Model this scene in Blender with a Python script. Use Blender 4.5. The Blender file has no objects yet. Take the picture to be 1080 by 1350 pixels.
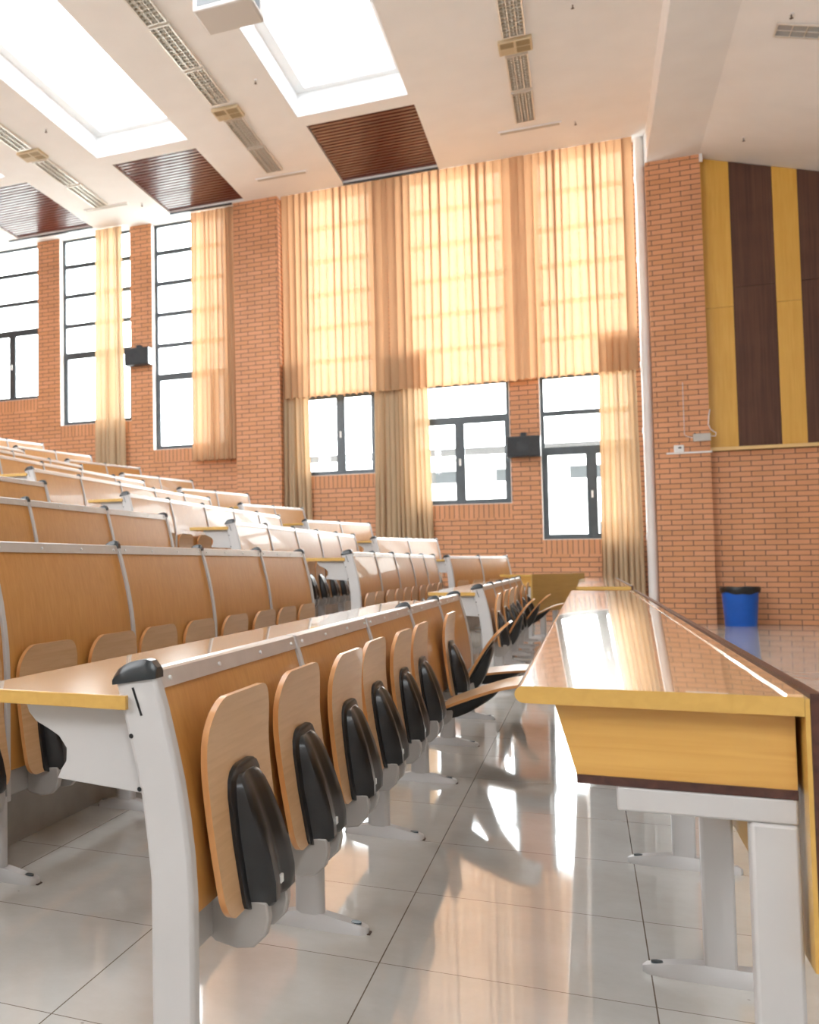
import bpy, bmesh, math, random
from mathutils import Matrix, Vector
random.seed(7)
PI = math.pi
SC = bpy.context.scene
COL = SC.collection

# ------------------------------------------------------------------ materials
def new_mat(name):
    m = bpy.data.materials.new(name); m.use_nodes = True
    nt = m.node_tree; nt.nodes.clear()
    out = nt.nodes.new('ShaderNodeOutputMaterial')
    b = nt.nodes.new('ShaderNodeBsdfPrincipled')
    nt.links.new(b.outputs[0], out.inputs[0])
    return m, nt, b

def N(nt, t, **kw):
    n = nt.nodes.new(t)
    for k, v in kw.items():
        setattr(n, k, v)
    return n

def ramp(nt, fac, stops):
    r = N(nt, 'ShaderNodeValToRGB')
    e = r.color_ramp.elements
    while len(e) < len(stops):
        e.new(0.5)
    for i, (p, c) in enumerate(stops):
        e[i].position = p; e[i].color = (*c, 1)
    nt.links.new(fac, r.inputs[0])
    return r.outputs[0]

def plain(name, col, rough=.5, metal=0., noise=.0, nscale=8, coat=0., bump=0.):
    m, nt, b = new_mat(name)
    b.inputs['Roughness'].default_value = rough
    b.inputs['Metallic'].default_value = metal
    b.inputs['Coat Weight'].default_value = coat
    tc = N(nt, 'ShaderNodeTexCoord')
    no = N(nt, 'ShaderNodeTexNoise'); no.inputs['Scale'].default_value = nscale
    no.inputs['Detail'].default_value = 4
    nt.links.new(tc.outputs['Object'], no.inputs['Vector'])
    lo = tuple(c * (1 - noise) for c in col); hi = tuple(min(1, c * (1 + noise)) for c in col)
    nt.links.new(ramp(nt, no.outputs[0], [(.3, lo), (.7, hi)]), b.inputs['Base Color'])
    if bump:
        bp = N(nt, 'ShaderNodeBump'); bp.inputs['Strength'].default_value = bump; bp.inputs['Distance'].default_value = .002
        nt.links.new(no.outputs[0], bp.inputs['Height']); nt.links.new(bp.outputs[0], b.inputs['Normal'])
    return m

def wood(name, c1, c2, axis='Z', rough=.3, scale=1., coat=0., stretch=18):
    """straight-grained laminate: noise stretched along one object axis"""
    m, nt, b = new_mat(name)
    b.inputs['Roughness'].default_value = rough
    b.inputs['Coat Weight'].default_value = coat
    b.inputs['Coat Roughness'].default_value = .02
    tc = N(nt, 'ShaderNodeTexCoord')
    mp = N(nt, 'ShaderNodeMapping')
    s = [60 * scale] * 3; s['XYZ'.index(axis)] = 60 * scale / stretch
    mp.inputs['Scale'].default_value = s
    nt.links.new(tc.outputs['Object'], mp.inputs[0])
    n1 = N(nt, 'ShaderNodeTexNoise'); n1.inputs['Scale'].default_value = 1; n1.inputs['Detail'].default_value = 6
    n1.inputs['Distortion'].default_value = .6
    nt.links.new(mp.outputs[0], n1.inputs['Vector'])
    n2 = N(nt, 'ShaderNodeTexNoise'); n2.inputs['Scale'].default_value = 2.5; n2.inputs['Detail'].default_value = 2
    nt.links.new(tc.outputs['Object'], n2.inputs['Vector'])
    mx = N(nt, 'ShaderNodeMath', operation='MULTIPLY_ADD'); mx.inputs[1].default_value = .35
    nt.links.new(n2.outputs[0], mx.inputs[0]); nt.links.new(n1.outputs[0], mx.inputs[2])
    nt.links.new(ramp(nt, mx.outputs[0], [(.45, c1), (.85, c2)]), b.inputs['Base Color'])
    return m

def brick_mat(name, vertical=False):
    m, nt, b = new_mat(name)
    b.inputs['Roughness'].default_value = .55
    g = N(nt, 'ShaderNodeNewGeometry'); sp = N(nt, 'ShaderNodeSeparateXYZ')
    nt.links.new(g.outputs['Position'], sp.inputs[0])
    ad = N(nt, 'ShaderNodeMath', operation='ADD')
    nt.links.new(sp.outputs[0], ad.inputs[0]); nt.links.new(sp.outputs[1], ad.inputs[1])
    cb = N(nt, 'ShaderNodeCombineXYZ')
    if vertical:
        nt.links.new(ad.outputs[0], cb.inputs[0]); cb.inputs[1].default_value = 5
    else:
        nt.links.new(ad.outputs[0], cb.inputs[0]); nt.links.new(sp.outputs[2], cb.inputs[1])
    bt = N(nt, 'ShaderNodeTexBrick')
    bt.inputs['Scale'].default_value = 1
    bt.inputs['Mortar Size'].default_value = .006
    bt.inputs['Mortar Smooth'].default_value = .1
    bt.inputs['Bias'].default_value = 0
    bt.inputs['Brick Width'].default_value = .082 if vertical else .29
    bt.inputs['Row Height'].default_value = 10 if vertical else .083
    bt.offset = .5; bt.squash = 1
    bt.inputs['Color1'].default_value = (.68, .315, .14, 1)
    bt.inputs['Color2'].default_value = (.74, .355, .18, 1)
    bt.inputs['Mortar'].default_value = (.15, .085, .06, 1)
    nt.links.new(cb.outputs[0], bt.inputs['Vector'])
    no = N(nt, 'ShaderNodeTexNoise'); no.inputs['Scale'].default_value = 2.2
    nt.links.new(g.outputs['Position'], no.inputs['Vector'])
    mx = N(nt, 'ShaderNodeMix', data_type='RGBA', blend_type='MULTIPLY'); mx.inputs[0].default_value = .25
    nt.links.new(bt.outputs['Color'], mx.inputs[6]); nt.links.new(no.outputs[0], mx.inputs[7])
    nt.links.new(mx.outputs[2], b.inputs['Base Color'])
    bp = N(nt, 'ShaderNodeBump'); bp.inputs['Strength'].default_value = .5; bp.inputs['Distance'].default_value = .006
    bp.invert = True
    nt.links.new(bt.outputs['Fac'], bp.inputs['Height']); nt.links.new(bp.outputs[0], b.inputs['Normal'])
    return m

def tile_mat(name, col, dx=.6075, dy=.607, ox=-.495, oy=2.655, rough=.045):
    m, nt, b = new_mat(name)
    b.inputs['Roughness'].default_value = rough
    b.inputs['IOR'].default_value = 1.85
    g = N(nt, 'ShaderNodeNewGeometry')
    mp = N(nt, 'ShaderNodeMapping'); mp.inputs['Location'].default_value = (-ox + 60 * dx, -oy + 60 * dy, 0)
    nt.links.new(g.outputs['Position'], mp.inputs[0])
    bt = N(nt, 'ShaderNodeTexBrick'); bt.offset = 0; bt.squash = 1
    bt.inputs['Scale'].default_value = 1
    bt.inputs['Brick Width'].default_value = dx; bt.inputs['Row Height'].default_value = dy
    bt.inputs['Mortar Size'].default_value = .0016; bt.inputs['Mortar Smooth'].default_value = 0
    bt.inputs['Bias'].default_value = 0
    bt.inputs['Color1'].default_value = (*col, 1)
    bt.inputs['Color2'].default_value = (*[c * .94 for c in col], 1)
    bt.inputs['Mortar'].default_value = (.20, .16, .125, 1)
    nt.links.new(mp.outputs[0], bt.inputs['Vector'])
    n1 = N(nt, 'ShaderNodeTexNoise'); n1.inputs['Scale'].default_value = 1.6; n1.inputs['Detail'].default_value = 7
    n1.inputs['Roughness'].default_value = .7
    nt.links.new(g.outputs['Position'], n1.inputs['Vector'])
    c = ramp(nt, n1.outputs[0], [(.3, (.80, .76, .71)), (.65, (1, 1, 1))])
    mx = N(nt, 'ShaderNodeMix', data_type='RGBA', blend_type='MULTIPLY'); mx.inputs[0].default_value = .8
    nt.links.new(bt.outputs['Color'], mx.inputs[6]); nt.links.new(c, mx.inputs[7])
    # small dark specks of dirt
    n3 = N(nt, 'ShaderNodeTexVoronoi'); n3.inputs['Scale'].default_value = 7
    nt.links.new(g.outputs['Position'], n3.inputs['Vector'])
    c3 = ramp(nt, n3.outputs['Distance'], [(.028, (.35, .3, .25)), (.04, (1, 1, 1))])
    mx2 = N(nt, 'ShaderNodeMix', data_type='RGBA', blend_type='MULTIPLY'); mx2.inputs[0].default_value = .6
    nt.links.new(mx.outputs[2], mx2.inputs[6]); nt.links.new(c3, mx2.inputs[7])
    nt.links.new(mx2.outputs[2], b.inputs['Base Color'])
    n2 = N(nt, 'ShaderNodeTexNoise'); n2.inputs['Scale'].default_value = 3
    n2.inputs['Detail'].default_value = 5
    nt.links.new(g.outputs['Position'], n2.inputs['Vector'])
    mr = N(nt, 'ShaderNodeMapRange'); mr.inputs[3].default_value = rough * .5; mr.inputs[4].default_value = rough * 1.6
    nt.links.new(n2.outputs[0], mr.inputs[0]); nt.links.new(mr.outputs[0], b.inputs['Roughness'])
    return m

def curtain_mat(name, col, tr):
    m = bpy.data.materials.new(name); m.use_nodes = True
    nt = m.node_tree; nt.nodes.clear()
    out = N(nt, 'ShaderNodeOutputMaterial')
    d = N(nt, 'ShaderNodeBsdfDiffuse'); t = N(nt, 'ShaderNodeBsdfTranslucent')
    tp = N(nt, 'ShaderNodeBsdfTransparent'); tp.inputs[0].default_value = (1, .93, .80, 1)
    g = N(nt, 'ShaderNodeNewGeometry'); mp = N(nt, 'ShaderNodeMapping'); mp.inputs['Scale'].default_value = (60, 60, 4)
    no = N(nt, 'ShaderNodeTexNoise'); no.inputs['Scale'].default_value = 1
    nt.links.new(g.outputs['Position'], mp.inputs[0]); nt.links.new(mp.outputs[0], no.inputs['Vector'])
    c = ramp(nt, no.outputs[0], [(.3, tuple(x * .92 for x in col)), (.7, col)])
    nt.links.new(c, d.inputs[0])
    t.inputs[0].default_value = (*tr, 1)
    a = N(nt, 'ShaderNodeMixShader'); a.inputs[0].default_value = .5
    nt.links.new(d.outputs[0], a.inputs[1]); nt.links.new(t.outputs[0], a.inputs[2])
    a2 = N(nt, 'ShaderNodeMixShader'); a2.inputs[0].default_value = .012
    nt.links.new(a.outputs[0], a2.inputs[1]); nt.links.new(tp.outputs[0], a2.inputs[2])
    nt.links.new(a2.outputs[0], out.inputs[0])
    return m

def glass_mat(name, tint=(.97, .99, .98)):
    m = bpy.data.materials.new(name); m.use_nodes = True
    nt = m.node_tree; nt.nodes.clear()
    out = N(nt, 'ShaderNodeOutputMaterial')
    tp = N(nt, 'ShaderNodeBsdfTransparent'); tp.inputs[0].default_value = (*tint, 1)
    gl = N(nt, 'ShaderNodeBsdfGlossy'); gl.inputs['Roughness'].default_value = .02
    mx = N(nt, 'ShaderNodeMixShader'); mx.inputs[0].default_value = .05
    nt.links.new(tp.outputs[0], mx.inputs[1]); nt.links.new(gl.outputs[0], mx.inputs[2])
    nt.links.new(mx.outputs[0], out.inputs[0])
    return m

M = dict(
    panel=wood('back_panel_laminate', (.48, .215, .045), (.55, .265, .068), 'Z', .38, 1., .12),
    top=wood('desktop_laminate', (.66, .42, .22), (.74, .50, .29), 'Y', .2, 1., 1.),
    edge=wood('yellow_edge_band', (.54, .32, .075), (.60, .36, .09), 'Y', .4, .7),
    seat=wood('seat_plywood', (.55, .32, .15), (.64, .40, .21), 'Y', .3, 1.2, .2),
    seat_edge=wood('seat_plywood_edge', (.60, .27, .09), (.68, .34, .13), 'Z', .3, .8, .3),
    grey=plain('pale_grey_powder_coat', (.50, .485, .475), .38, 0, .04, 5),
    beam=plain('grey_steel_beam', (.42, .40, .38), .35, .2, .08, 6),
    alu=plain('aluminium_rail', (.62, .59, .56), .34, .55, .05, 12),
    black=plain('black_plastic', (.012, .012, .013), .3, 0, .2, 30),
    cap=plain('black_cap_plastic', (.02, .024, .026), .28, 0, .15, 30),
    hole=plain('dark_hole', (.005, .005, .005), .8),
    rust=plain('worn_steel', (.10, .065, .05), .6, .3, .5, 60),
    bolt=plain('bolt_steel', (.10, .13, .15), .3, .8, .3, 40),
    brick=brick_mat('brick_tile_wall'),
    soldier=brick_mat('brick_tile_upright', True),
    floor=tile_mat('polished_floor_tile', (.65, .64, .605)),
    riser=plain('step_riser_stone', (.36, .34, .31), .25, 0, .12, 5),
    white=plain('white_plaster', (.86, .855, .85), .8, 0, .02, 2),
    shaft=plain('skylight_shaft_white', (.86, .87, .87), .7, 0, .01, 2),
    slat=wood('dark_red_slat', (.10, .016, .009), (.13, .022, .012), 'X', .3, .4, .15),
    slatback=plain('dark_slat_backing', (.02, .008, .006), .8),
    frame=plain('dark_grey_window_frame', (.055, .066, .075), .35, .2, .1, 10),
    reveal=plain('white_window_reveal', (.75, .72, .69), .7),
    glass=glass_mat('window_glass'), skyglass=glass_mat('skylight_glazing', (.58, .59, .60)),
    curtain=curtain_mat('gold_curtain_cloth', (.74, .50, .30), (.46, .245, .128)),
    curtain2=curtain_mat('beige_curtain_cloth', (.86, .67, .44), (.38, .23, .125)),
    yel=wood('yellow_wall_panel', (.60, .33, .045), (.66, .38, .065), 'Z', .4, .5),
    brn=wood('dark_brown_wall_panel', (.06, .020, .009), (.105, .042, .022), 'Z', .65, .5, 0, 40),
    ledge=wood('ledge_wood', (.66, .45, .18), (.72, .5, .22), 'X', .4),
    dkbrn=wood('dark_brown_board', (.045, .014, .010), (.085, .03, .02), 'Y', .35, .8),
    ydesk=wood('golden_oak_laminate', (.55, .29, .06), (.64, .36, .09), 'X', .32, .9, .2),
    ybrd=wood('golden_modesty_board', (.44, .27, .07), (.50, .31, .09), 'Y', .5, .6),
    blue=plain('blue_bin_plastic', (.004, .10, .50), .4, 0, .1, 4),
    bag=plain('black_bin_bag', (.012, .012, .012), .35, 0, .3, 30, bump=.8),
    pvc=plain('white_pvc_pipe', (.74, .73, .72), .4, 0, .03, 4),
    spk=plain('speaker_black', (.022, .026, .03), .5, 0, .2, 20),
    spkg=plain('speaker_grille', (.035, .04, .045), .7, 0, .3, 90),
    spks=plain('speaker_side_grey', (.60, .62, .66), .5),
    dev=plain('device_grey', (.48, .46, .42), .5, 0, .05),
    wplastic=plain('white_plastic', (.80, .80, .79), .4),
    proj=plain('projector_body', (.62, .58, .54), .5),
    projf=plain('projector_front', (.85, .87, .88), .4),
    lens=plain('projector_lens_glass', (.35, .38, .40), .15),
    louver=plain('louver_metal', (.75, .72, .66), .3, .4),
    lamptray=plain('fixture_tray', (.42, .38, .27), .5, .1),
    tube=plain('unlit_tube', (.80, .80, .76), .3),
    beige=plain('beige_vent_plastic', (.62, .50, .32), .5),
    beigedk=plain('beige_vent_slots', (.36, .27, .14), .6),
    bgwall=plain('pale_far_wall', (.80, .80, .78), .8),
    bgroof=plain('far_roof_grey', (.058, .055, .053), 1, 0, .2, 2), bgroof2=plain('far_roof_pale', (.075, .072, .07), 1, 0, .1, 2),
    bgwin=plain('far_window_grey', (.045, .048, .05), 1),
    ground=plain('pale_paving', (.5, .5, .48), .9, 0, .1, 1),
)

for k in ('bgroof', 'bgroof2', 'bgwin'):
    for nd in M[k].node_tree.nodes:
        if nd.type == 'BSDF_PRINCIPLED': nd.inputs['Specular IOR Level'].default_value = 0

# ------------------------------------------------------------------ mesh builder
class MB:
    def __init__(s):
        s.v = []; s.f = []; s.m = []; s.mats = []
    def mi(s, mat):
        if mat not in s.mats: s.mats.append(mat)
        return s.mats.index(mat)
    def add(s, vs, fs, mat):
        o = len(s.v); k = s.mi(mat)
        s.v += [tuple(v) for v in vs]
        for f in fs:
            s.f.append(tuple(o + i for i in f)); s.m.append(k)
        return s
    def box(s, x0, x1, y0, y1, z0, z1, mat, fm=None):
        vs = [(x0, y0, z0), (x1, y0, z0), (x1, y1, z0), (x0, y1, z0), (x0, y0, z1), (x1, y0, z1), (x1, y1, z1), (x0, y1, z1)]
        fs = dict(b=(0, 3, 2, 1), t=(4, 5, 6, 7), f=(0, 1, 5, 4), r=(1, 2, 6, 5), k=(2, 3, 7, 6), l=(3, 0, 4, 7))
        for key, f in fs.items():
            s.add([vs[i] for i in f], [(0, 1, 2, 3)], (fm or {}).get(key, mat))
        return s
    def prism_y(s, prof, y0, y1, mat, emat=None):
        """prof: list of (x,z) CCW seen from -Y; extruded along y"""
        n = len(prof)
        a = sum(prof[i][0] * prof[(i + 1) % n][1] - prof[(i + 1) % n][0] * prof[i][1] for i in range(n))
        if a < 0: prof = prof[::-1]
        vs = [(x, y0, z) for x, z in prof] + [(x, y1, z) for x, z in prof]
        s.add(vs, [tuple(range(n)), tuple(range(2 * n - 1, n - 1, -1))], mat)
        s.add(vs, [(i, i + n, (i + 1) % n + n, (i + 1) % n) for i in range(n)], emat or mat)
        return s
    def prism_z(s, prof, z0, z1, mat, smat=None):
        n = len(prof)
        a = sum(prof[i][0] * prof[(i + 1) % n][1] - prof[(i + 1) % n][0] * prof[i][1] for i in range(n))
        if a < 0: prof = prof[::-1]
        vs = [(x, y, z0) for x, y in prof] + [(x, y, z1) for x, y in prof]
        s.add(vs, [tuple(range(n - 1, -1, -1)), tuple(range(n, 2 * n))], mat)
        s.add(vs, [(i, (i + 1) % n, (i + 1) % n + n, i + n) for i in range(n)], smat or mat)
        return s
    def loft(s, rings, mat, cap=True):
        n = len(rings[0]); vs = [p for r in rings for p in r]; fs = []
        for k in range(len(rings) - 1):
            for i in range(n):
                j = (i + 1) % n
                fs.append((k * n + i, k * n + j, (k + 1) * n + j, (k + 1) * n + i))
        if cap:
            fs.append(tuple(range(n - 1, -1, -1))); fs.append(tuple((len(rings) - 1) * n + i for i in range(n)))
        s.add(vs, fs, mat); return s
    def tube(s, p0, p1, r, mat, n=16, r1=None):
        p0 = Vector(p0); p1 = Vector(p1); d = (p1 - p0).normalized()
        u = d.orthogonal().normalized(); w = d.cross(u)
        r1 = r if r1 is None else r1
        s.loft([[p + (u * math.cos(2 * PI * i / n) + w * math.sin(2 * PI * i / n)) * q for i in range(n)] for p, q in ((p0, r), (p1, r1))], mat)
        return s
    def path(s, pts, r, mat, n=8):
        rings = []
        for i, p in enumerate(pts):
            a = Vector(pts[max(0, i - 1)]); b = Vector(pts[min(len(pts) - 1, i + 1)])
            d = (b - a).normalized(); u = d.cross(Vector((.3, .9, .2))).normalized(); w = d.cross(u)
            rings.append([Vector(p) + (u * math.cos(2 * PI * k / n) + w * math.sin(2 * PI * k / n)) * r for k in range(n)])
        s.loft(rings, mat); return s
    def mesh(s, name, smooth=35):
        me = bpy.data.meshes.new(name)
        me.from_pydata(s.v, [], s.f)
        for mt in s.mats: me.materials.append(mt)
        for p, k in zip(me.polygons, s.m): p.material_index = k
        bm = bmesh.new(); bm.from_mesh(me)
        bmesh.ops.remove_doubles(bm, verts=bm.verts, dist=1e-5)
        bmesh.ops.recalc_face_normals(bm, faces=bm.faces)
        bm.to_mesh(me); bm.free()
        if smooth:
            for p in me.polygons: p.use_smooth = True
            me.set_sharp_from_angle(angle=math.radians(smooth))
        me.update()
        return me
    def build(s, name, parent=None, loc=(0, 0, 0), bevel=0, rot=None, smooth=35):
        return obj(name, s.mesh(name, smooth), parent, loc, bevel, rot)

def obj(name, me, parent=None, loc=(0, 0, 0), bevel=0, rot=None):
    o = bpy.data.objects.new(name, me); COL.objects.link(o)
    o.location = loc
    if rot: o.rotation_euler = rot
    if parent: o.parent = parent
    if bevel:
        b = o.modifiers.new('bevel', 'BEVEL'); b.width = bevel; b.segments = 2; b.limit_method = 'ANGLE'; b.angle_limit = math.radians(40)
    return o

def tag(o, label=None, cat=None, group=None, kind=None):
    if label: o['label'] = label
    if cat: o['category'] = cat
    if group: o['group'] = group
    if kind: o['kind'] = kind
    return o

def thing(name, label, cat, loc=(0, 0, 0), rotz=0, group=None):
    o = bpy.data.objects.new(name, None); COL.objects.link(o)
    o.empty_display_size = .1
    o.location = loc; o.rotation_euler = (0, 0, rotz)
    return tag(o, label, cat, group)

def copy_tree(o, parent=None):
    c = o.copy(); COL.objects.link(c); c.parent = parent
    for ch in list(o.children): copy_tree(ch, c)
    return c

def struct(name, mb, bevel=0, smooth=0):
    return tag(mb.build(name, None, bevel=bevel, smooth=smooth), kind='structure')

# ------------------------------------------------------------------ the room shell
WY = 19.1          # inner face of the window wall
PY = 18.77         # front of the pillars
CZ = 8.03          # ceiling
XL, XR, YB = -14.0, 7.4, -4.0
RISE, PITCH = .287, 1.02

fl = MB().box(XL, XR, YB, WY, -.15, 0, M['floor'])
struct('floor', fl)

def sect_dx(y):    # how far rows bend towards the podium beside the window wall
    return 0 if y < 15.2 else (y - 15.2) * .27
for n in range(2, 13):
    x = -1.885 - PITCH * (n - 2)
    z1 = RISE * (n - 1); z0 = RISE * (n - 2)
    prof = [(XL, YB), (x, YB), (x, 15.2), (x + sect_dx(WY), WY), (XL, WY)]
    struct('floor_step.%03d' % (n - 2) if n > 2 else 'floor_step', MB().prism_z(prof, z0, z1 - .02, M['riser'], M['riser'])
           .prism_z([(XL, YB), (x + .012, YB), (x + .012, 15.2), (x + .012 + sect_dx(WY), WY), (XL, WY)], z1 - .02, z1, M['floor'], M['riser']))

# windows: openings in the side wall (x0, x1, z0)
WINS = [(-11.9, -10.51, 4.62), (-9.98, -8.32, 3.98), (-7.85, -6.28, 3.34), (-4.80, -3.42, 2.66), (-2.83, -1.13, 2.03), (-.66, .80, 1.38)]
WT = .32
mb = MB(); sm = MB()
xs = XL
for x0, x1, z0 in WINS + [(1.04, None, 0)]:
    mb.box(xs, x0, WY, WY + WT, 0, CZ, M['brick'])
    if x1 is None: break
    mb.box(x0, x1, WY, WY + WT, 0, z0 - .245, M['brick'])
    sm.box(x0, x1, WY, WY + WT, z0 - .245, z0, M['soldier'])
    xs = x1
# pillar by the drain pipe and thick pillar between the bays, lower brick wall of the podium end
mb.box(1.04, 1.81, PY, WY + WT, 0, 7.53, M['brick'])
mb.box(1.81, XR, 18.95, WY + WT, 0, 2.74, M['brick'])
mb.box(1.81, XR, 19.05, WY + WT, 2.74, CZ, M['brick'])
mb.box(-5.98, -5.11, PY, WY, 0, CZ, M['brick'])
struct('wall_side', mb)
tag(sm.build('trim_1', smooth=0), kind='structure')

# white window reveals
rv = MB()
for x0, x1, z0 in WINS:
    rv.box(x0, x0 + .012, WY + .02, WY + WT, z0, CZ, M['reveal']).box(x1 - .012, x1, WY + .02, WY + WT, z0, CZ, M['reveal'])
    rv.box(x0, x1, WY + .02, WY + WT, z0, z0 + .012, M['reveal'])
struct('trim_2', rv)

# windows: frame, mullion, transoms and panes
for i, (x0, x1, z0) in enumerate(WINS):
    w = bpy.data.objects.new('window_%d' % (i + 1), None); COL.objects.link(w)
    w.location = (0, 0, 0); tag(w, kind='structure')
    fy0, fy1 = 19.27, 19.33
    zs = [4.86 + .645 * k for k in range(-4, 5)]
    zt = min(zs, key=lambda z: abs(z - (z0 + 1.5)))
    f = MB(); t = .07
    f.box(x0, x0 + t, fy0, fy1, z0, CZ, M['frame']).box(x1 - t, x1, fy0, fy1, z0, CZ, M['frame'])
    f.box(x0 + t, x1 - t, fy0, fy1, z0, z0 + .07, M['frame'])
    f.box(x0 + t, x1 - t, fy0, fy1, CZ - .05, CZ, M['frame'])
    f.build('frame', w)
    tr = MB(); tr.box(x0 + t, x1 - t, fy0 - .01, fy1, zt - .06, zt + .055, M['frame'])
    for z in zs:
        if z > zt + .2: tr.box(x0 + t, x1 - t, fy0, fy1, z - .042, z + .042, M['frame'])
    tr.build('transoms', w)
    xm = {3: -4.09, 4: -1.98, 5: .12, 0: -11.25}.get(i, (x0 + x1) / 2 if i != 2 else -6.6)
    if i == 1: xm = -8.9
    mu = MB().box(xm - .055, xm + .055, fy0 - .015, fy1, z0 + .07, zt - .05, M['frame'])
    for sx in (-1, 1):   # casement leaves
        xa, xb = (x0 + t, xm - .045) if sx < 0 else (xm + .045, x1 - t)
        q = .035
        mu.box(xa, xa + q, fy0, fy1 - .01, z0 + .07, zt - .05, M['frame']).box(xb - q, xb, fy0, fy1 - .01, z0 + .07, zt - .05, M['frame'])
        mu.box(xa + q, xb - q, fy0, fy1 - .01, z0 + .07, z0 + .10, M['frame']).box(xa + q, xb - q, fy0, fy1 - .01, zt - .08, zt - .05, M['frame'])
    mu.build('casement', w)
    hd = MB().box(xm - .015, xm + .015, fy0 - .05, fy0 - .015, (z0 + zt) / 2 - .06, (z0 + zt) / 2 + .06, M['wplastic'])
    hd.build('handle', w, bevel=.004)
    MB().box(x0 + t, x1 - t, 19.298, 19.302, z0 + .05, CZ - .04, M['glass']).build('pane', w, smooth=0)

# striped acoustic panels beside the podium
edges = [1.81, 2.215, 2.785, 3.115, 3.68, 4.0, 4.58, 4.9, 5.5, 5.85, 6.45, 6.8, 7.4]
def slope_z(x): return 7.53 - .315 * (x - 1.8)
py = MB(); pb = MB()
for i in range(len(edges) - 1):
    a, b = edges[i], edges[i + 1]
    tgt, mt = (py, M['yel']) if i % 2 == 0 else (pb, M['brn'])
    zc = 2.80
    for zz in (5.05 if i % 2 == 0 else 5.35, 99):
        ze0 = min(zz, slope_z(a)); ze1 = min(zz, slope_z(b))
        if zc < ze1:
            vs = [(a + .002, 18.95, zc + .003), (b - .002, 18.95, zc + .003), (b - .002, 18.95, ze1 - .003), (a + .002, 18.95, ze0 - .003)]
            vs += [(x, 19.05, z) for x, _, z in vs]
            tgt.add(vs, [(0, 1, 2, 3), (7, 6, 5, 4), (0, 4, 5, 1), (1, 5, 6, 2), (2, 6, 7, 3), (3, 7, 4, 0)], mt)
        zc = zz
tag(py.build('trim_3', smooth=0), kind='structure'); tag(pb.build('trim_4', smooth=0), kind='structure')
struct('trim_5', MB().box(1.81, XR, 18.84, 19.05, 2.745, 2.80, M['ledge']), bevel=.006)

# other walls, out of frame but closing the room
wl = MB().box(XL - .2, XL, YB, WY + WT, 0, CZ + .1, M['brick']); struct('wall_back', wl)
wf = MB().box(XR, XR + .2, YB, WY + WT, 0, CZ + .1, M['white']); struct('wall_front', wf)
wn = MB(); xs = XL
FILL_OPENINGS = [-13.2, -11.0, -8.8, -6.6, 1.5]  # unseen openings added for fill daylight, mostly onto the rear brick and benches
for k, x0 in enumerate(FILL_OPENINGS):
    wn.box(xs, x0, YB - .3, YB, 0, CZ, M['white']); wn.box(x0, x0 + 1.5, YB - .3, YB, 0, 4.6, M['white']); xs = x0 + 1.5
wn.box(xs, XR, YB - .3, YB, 0, CZ, M['white']); struct('wall_near', wn)

# ceiling with skylight shafts and slatted timber coffers
SKY = [(-3.90, -2.19), (-7.40, -5.70), (-10.93, -9.20)]
SY0, SY1 = 1.5, 15.58
WD = [(-3.84, -2.17), (-7.27, -5.72), (-10.75, -9.0)]
WD0, WD1 = 15.95, 18.70
ce = MB(); T = .45
xs = 1.06
for (a, b), (c, d) in zip(SKY, WD):
    x0 = min(a, c); x1 = max(b, d)
    ce.box(x1, xs, YB, WY + WT, CZ, CZ + T, M['white'])
    ce.box(x0, x1, YB, SY0, CZ, CZ + T, M['white'])
    ce.box(x0, x1, SY1, WD0, CZ, CZ + T, M['white'])
    ce.box(x0, x1, WD1, WY + WT, CZ, CZ + T, M['white'])
    if x0 < a: ce.box(x0, a, SY0, SY1, CZ, CZ + T, M['white'])
    if x1 > b: ce.box(b, x1, SY0, SY1, CZ, CZ + T, M['white'])
    if x0 < c: ce.box(x0, c, WD0, WD1, CZ, CZ + T, M['white'])
    if x1 > d: ce.box(d, x1, WD0, WD1, CZ, CZ + T, M['white'])
    xs = x0
ce.box(XL, xs, YB, WY + WT, CZ, CZ + T, M['white'])
struct('ceiling', ce)
# shaft lips and glazing
for i, (a, b) in enumerate(SKY):
    w = bpy.data.objects.new('window_%d' % (7 + i), None); COL.objects.link(w); tag(w, kind='structure')
    q = .17; z0, z1 = CZ + .37, CZ + .45
    f = MB().box(a, a + q, SY0, SY1, z0, z1, M['shaft']).box(b - q, b, SY0, SY1, z0, z1, M['shaft'])
    f.box(a + q, b - q, SY0, SY0 + q, z0, z1, M['shaft']).box(a + q, b - q, SY1 - q, SY1, z0, z1, M['shaft'])
    f.build('lip', w, smooth=0)
    MB().box(a + .002, a + .02, SY0, SY1, CZ + .004, z0, M['shaft']).box(b - .02, b - .002, SY0, SY1, CZ + .004, z0, M['shaft']).box(
        a, b, SY1 - .02, SY1 - .002, CZ + .004, z0, M['shaft']).build('lining', w, smooth=0)
    MB().box(a + q, b - q, SY0 + q, SY1 - q, z0 + .03, z0 + .035, M['skyglass']).build('pane', w, smooth=0)
# slatted coffers
for i, (a, b) in enumerate(WD):
    g = MB().box(a, b, WD0, WD1, CZ + .12, CZ + .14, M['slatback'])
    n = 22; p = (WD1 - WD0) / n
    for k in range(n):
        y = WD0 + p * k
        g.box(a + .01, b - .01, y + .012, y + p - .033, CZ + .030, CZ + .048, M['slat'])
    struct('trim_%d' % (6 + i), g)
struct('trim_9', MB().box(-11, -9.0, WD1, WD1 + .06, CZ - .03, CZ, M['frame']).box(-7.27, -5.99, WD1, WD1 + .05, CZ - .03, CZ, M['frame'])
       .box(-3.84, -2.17, WD1, WD1 + .05, CZ - .03, CZ, M['frame']))

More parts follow.
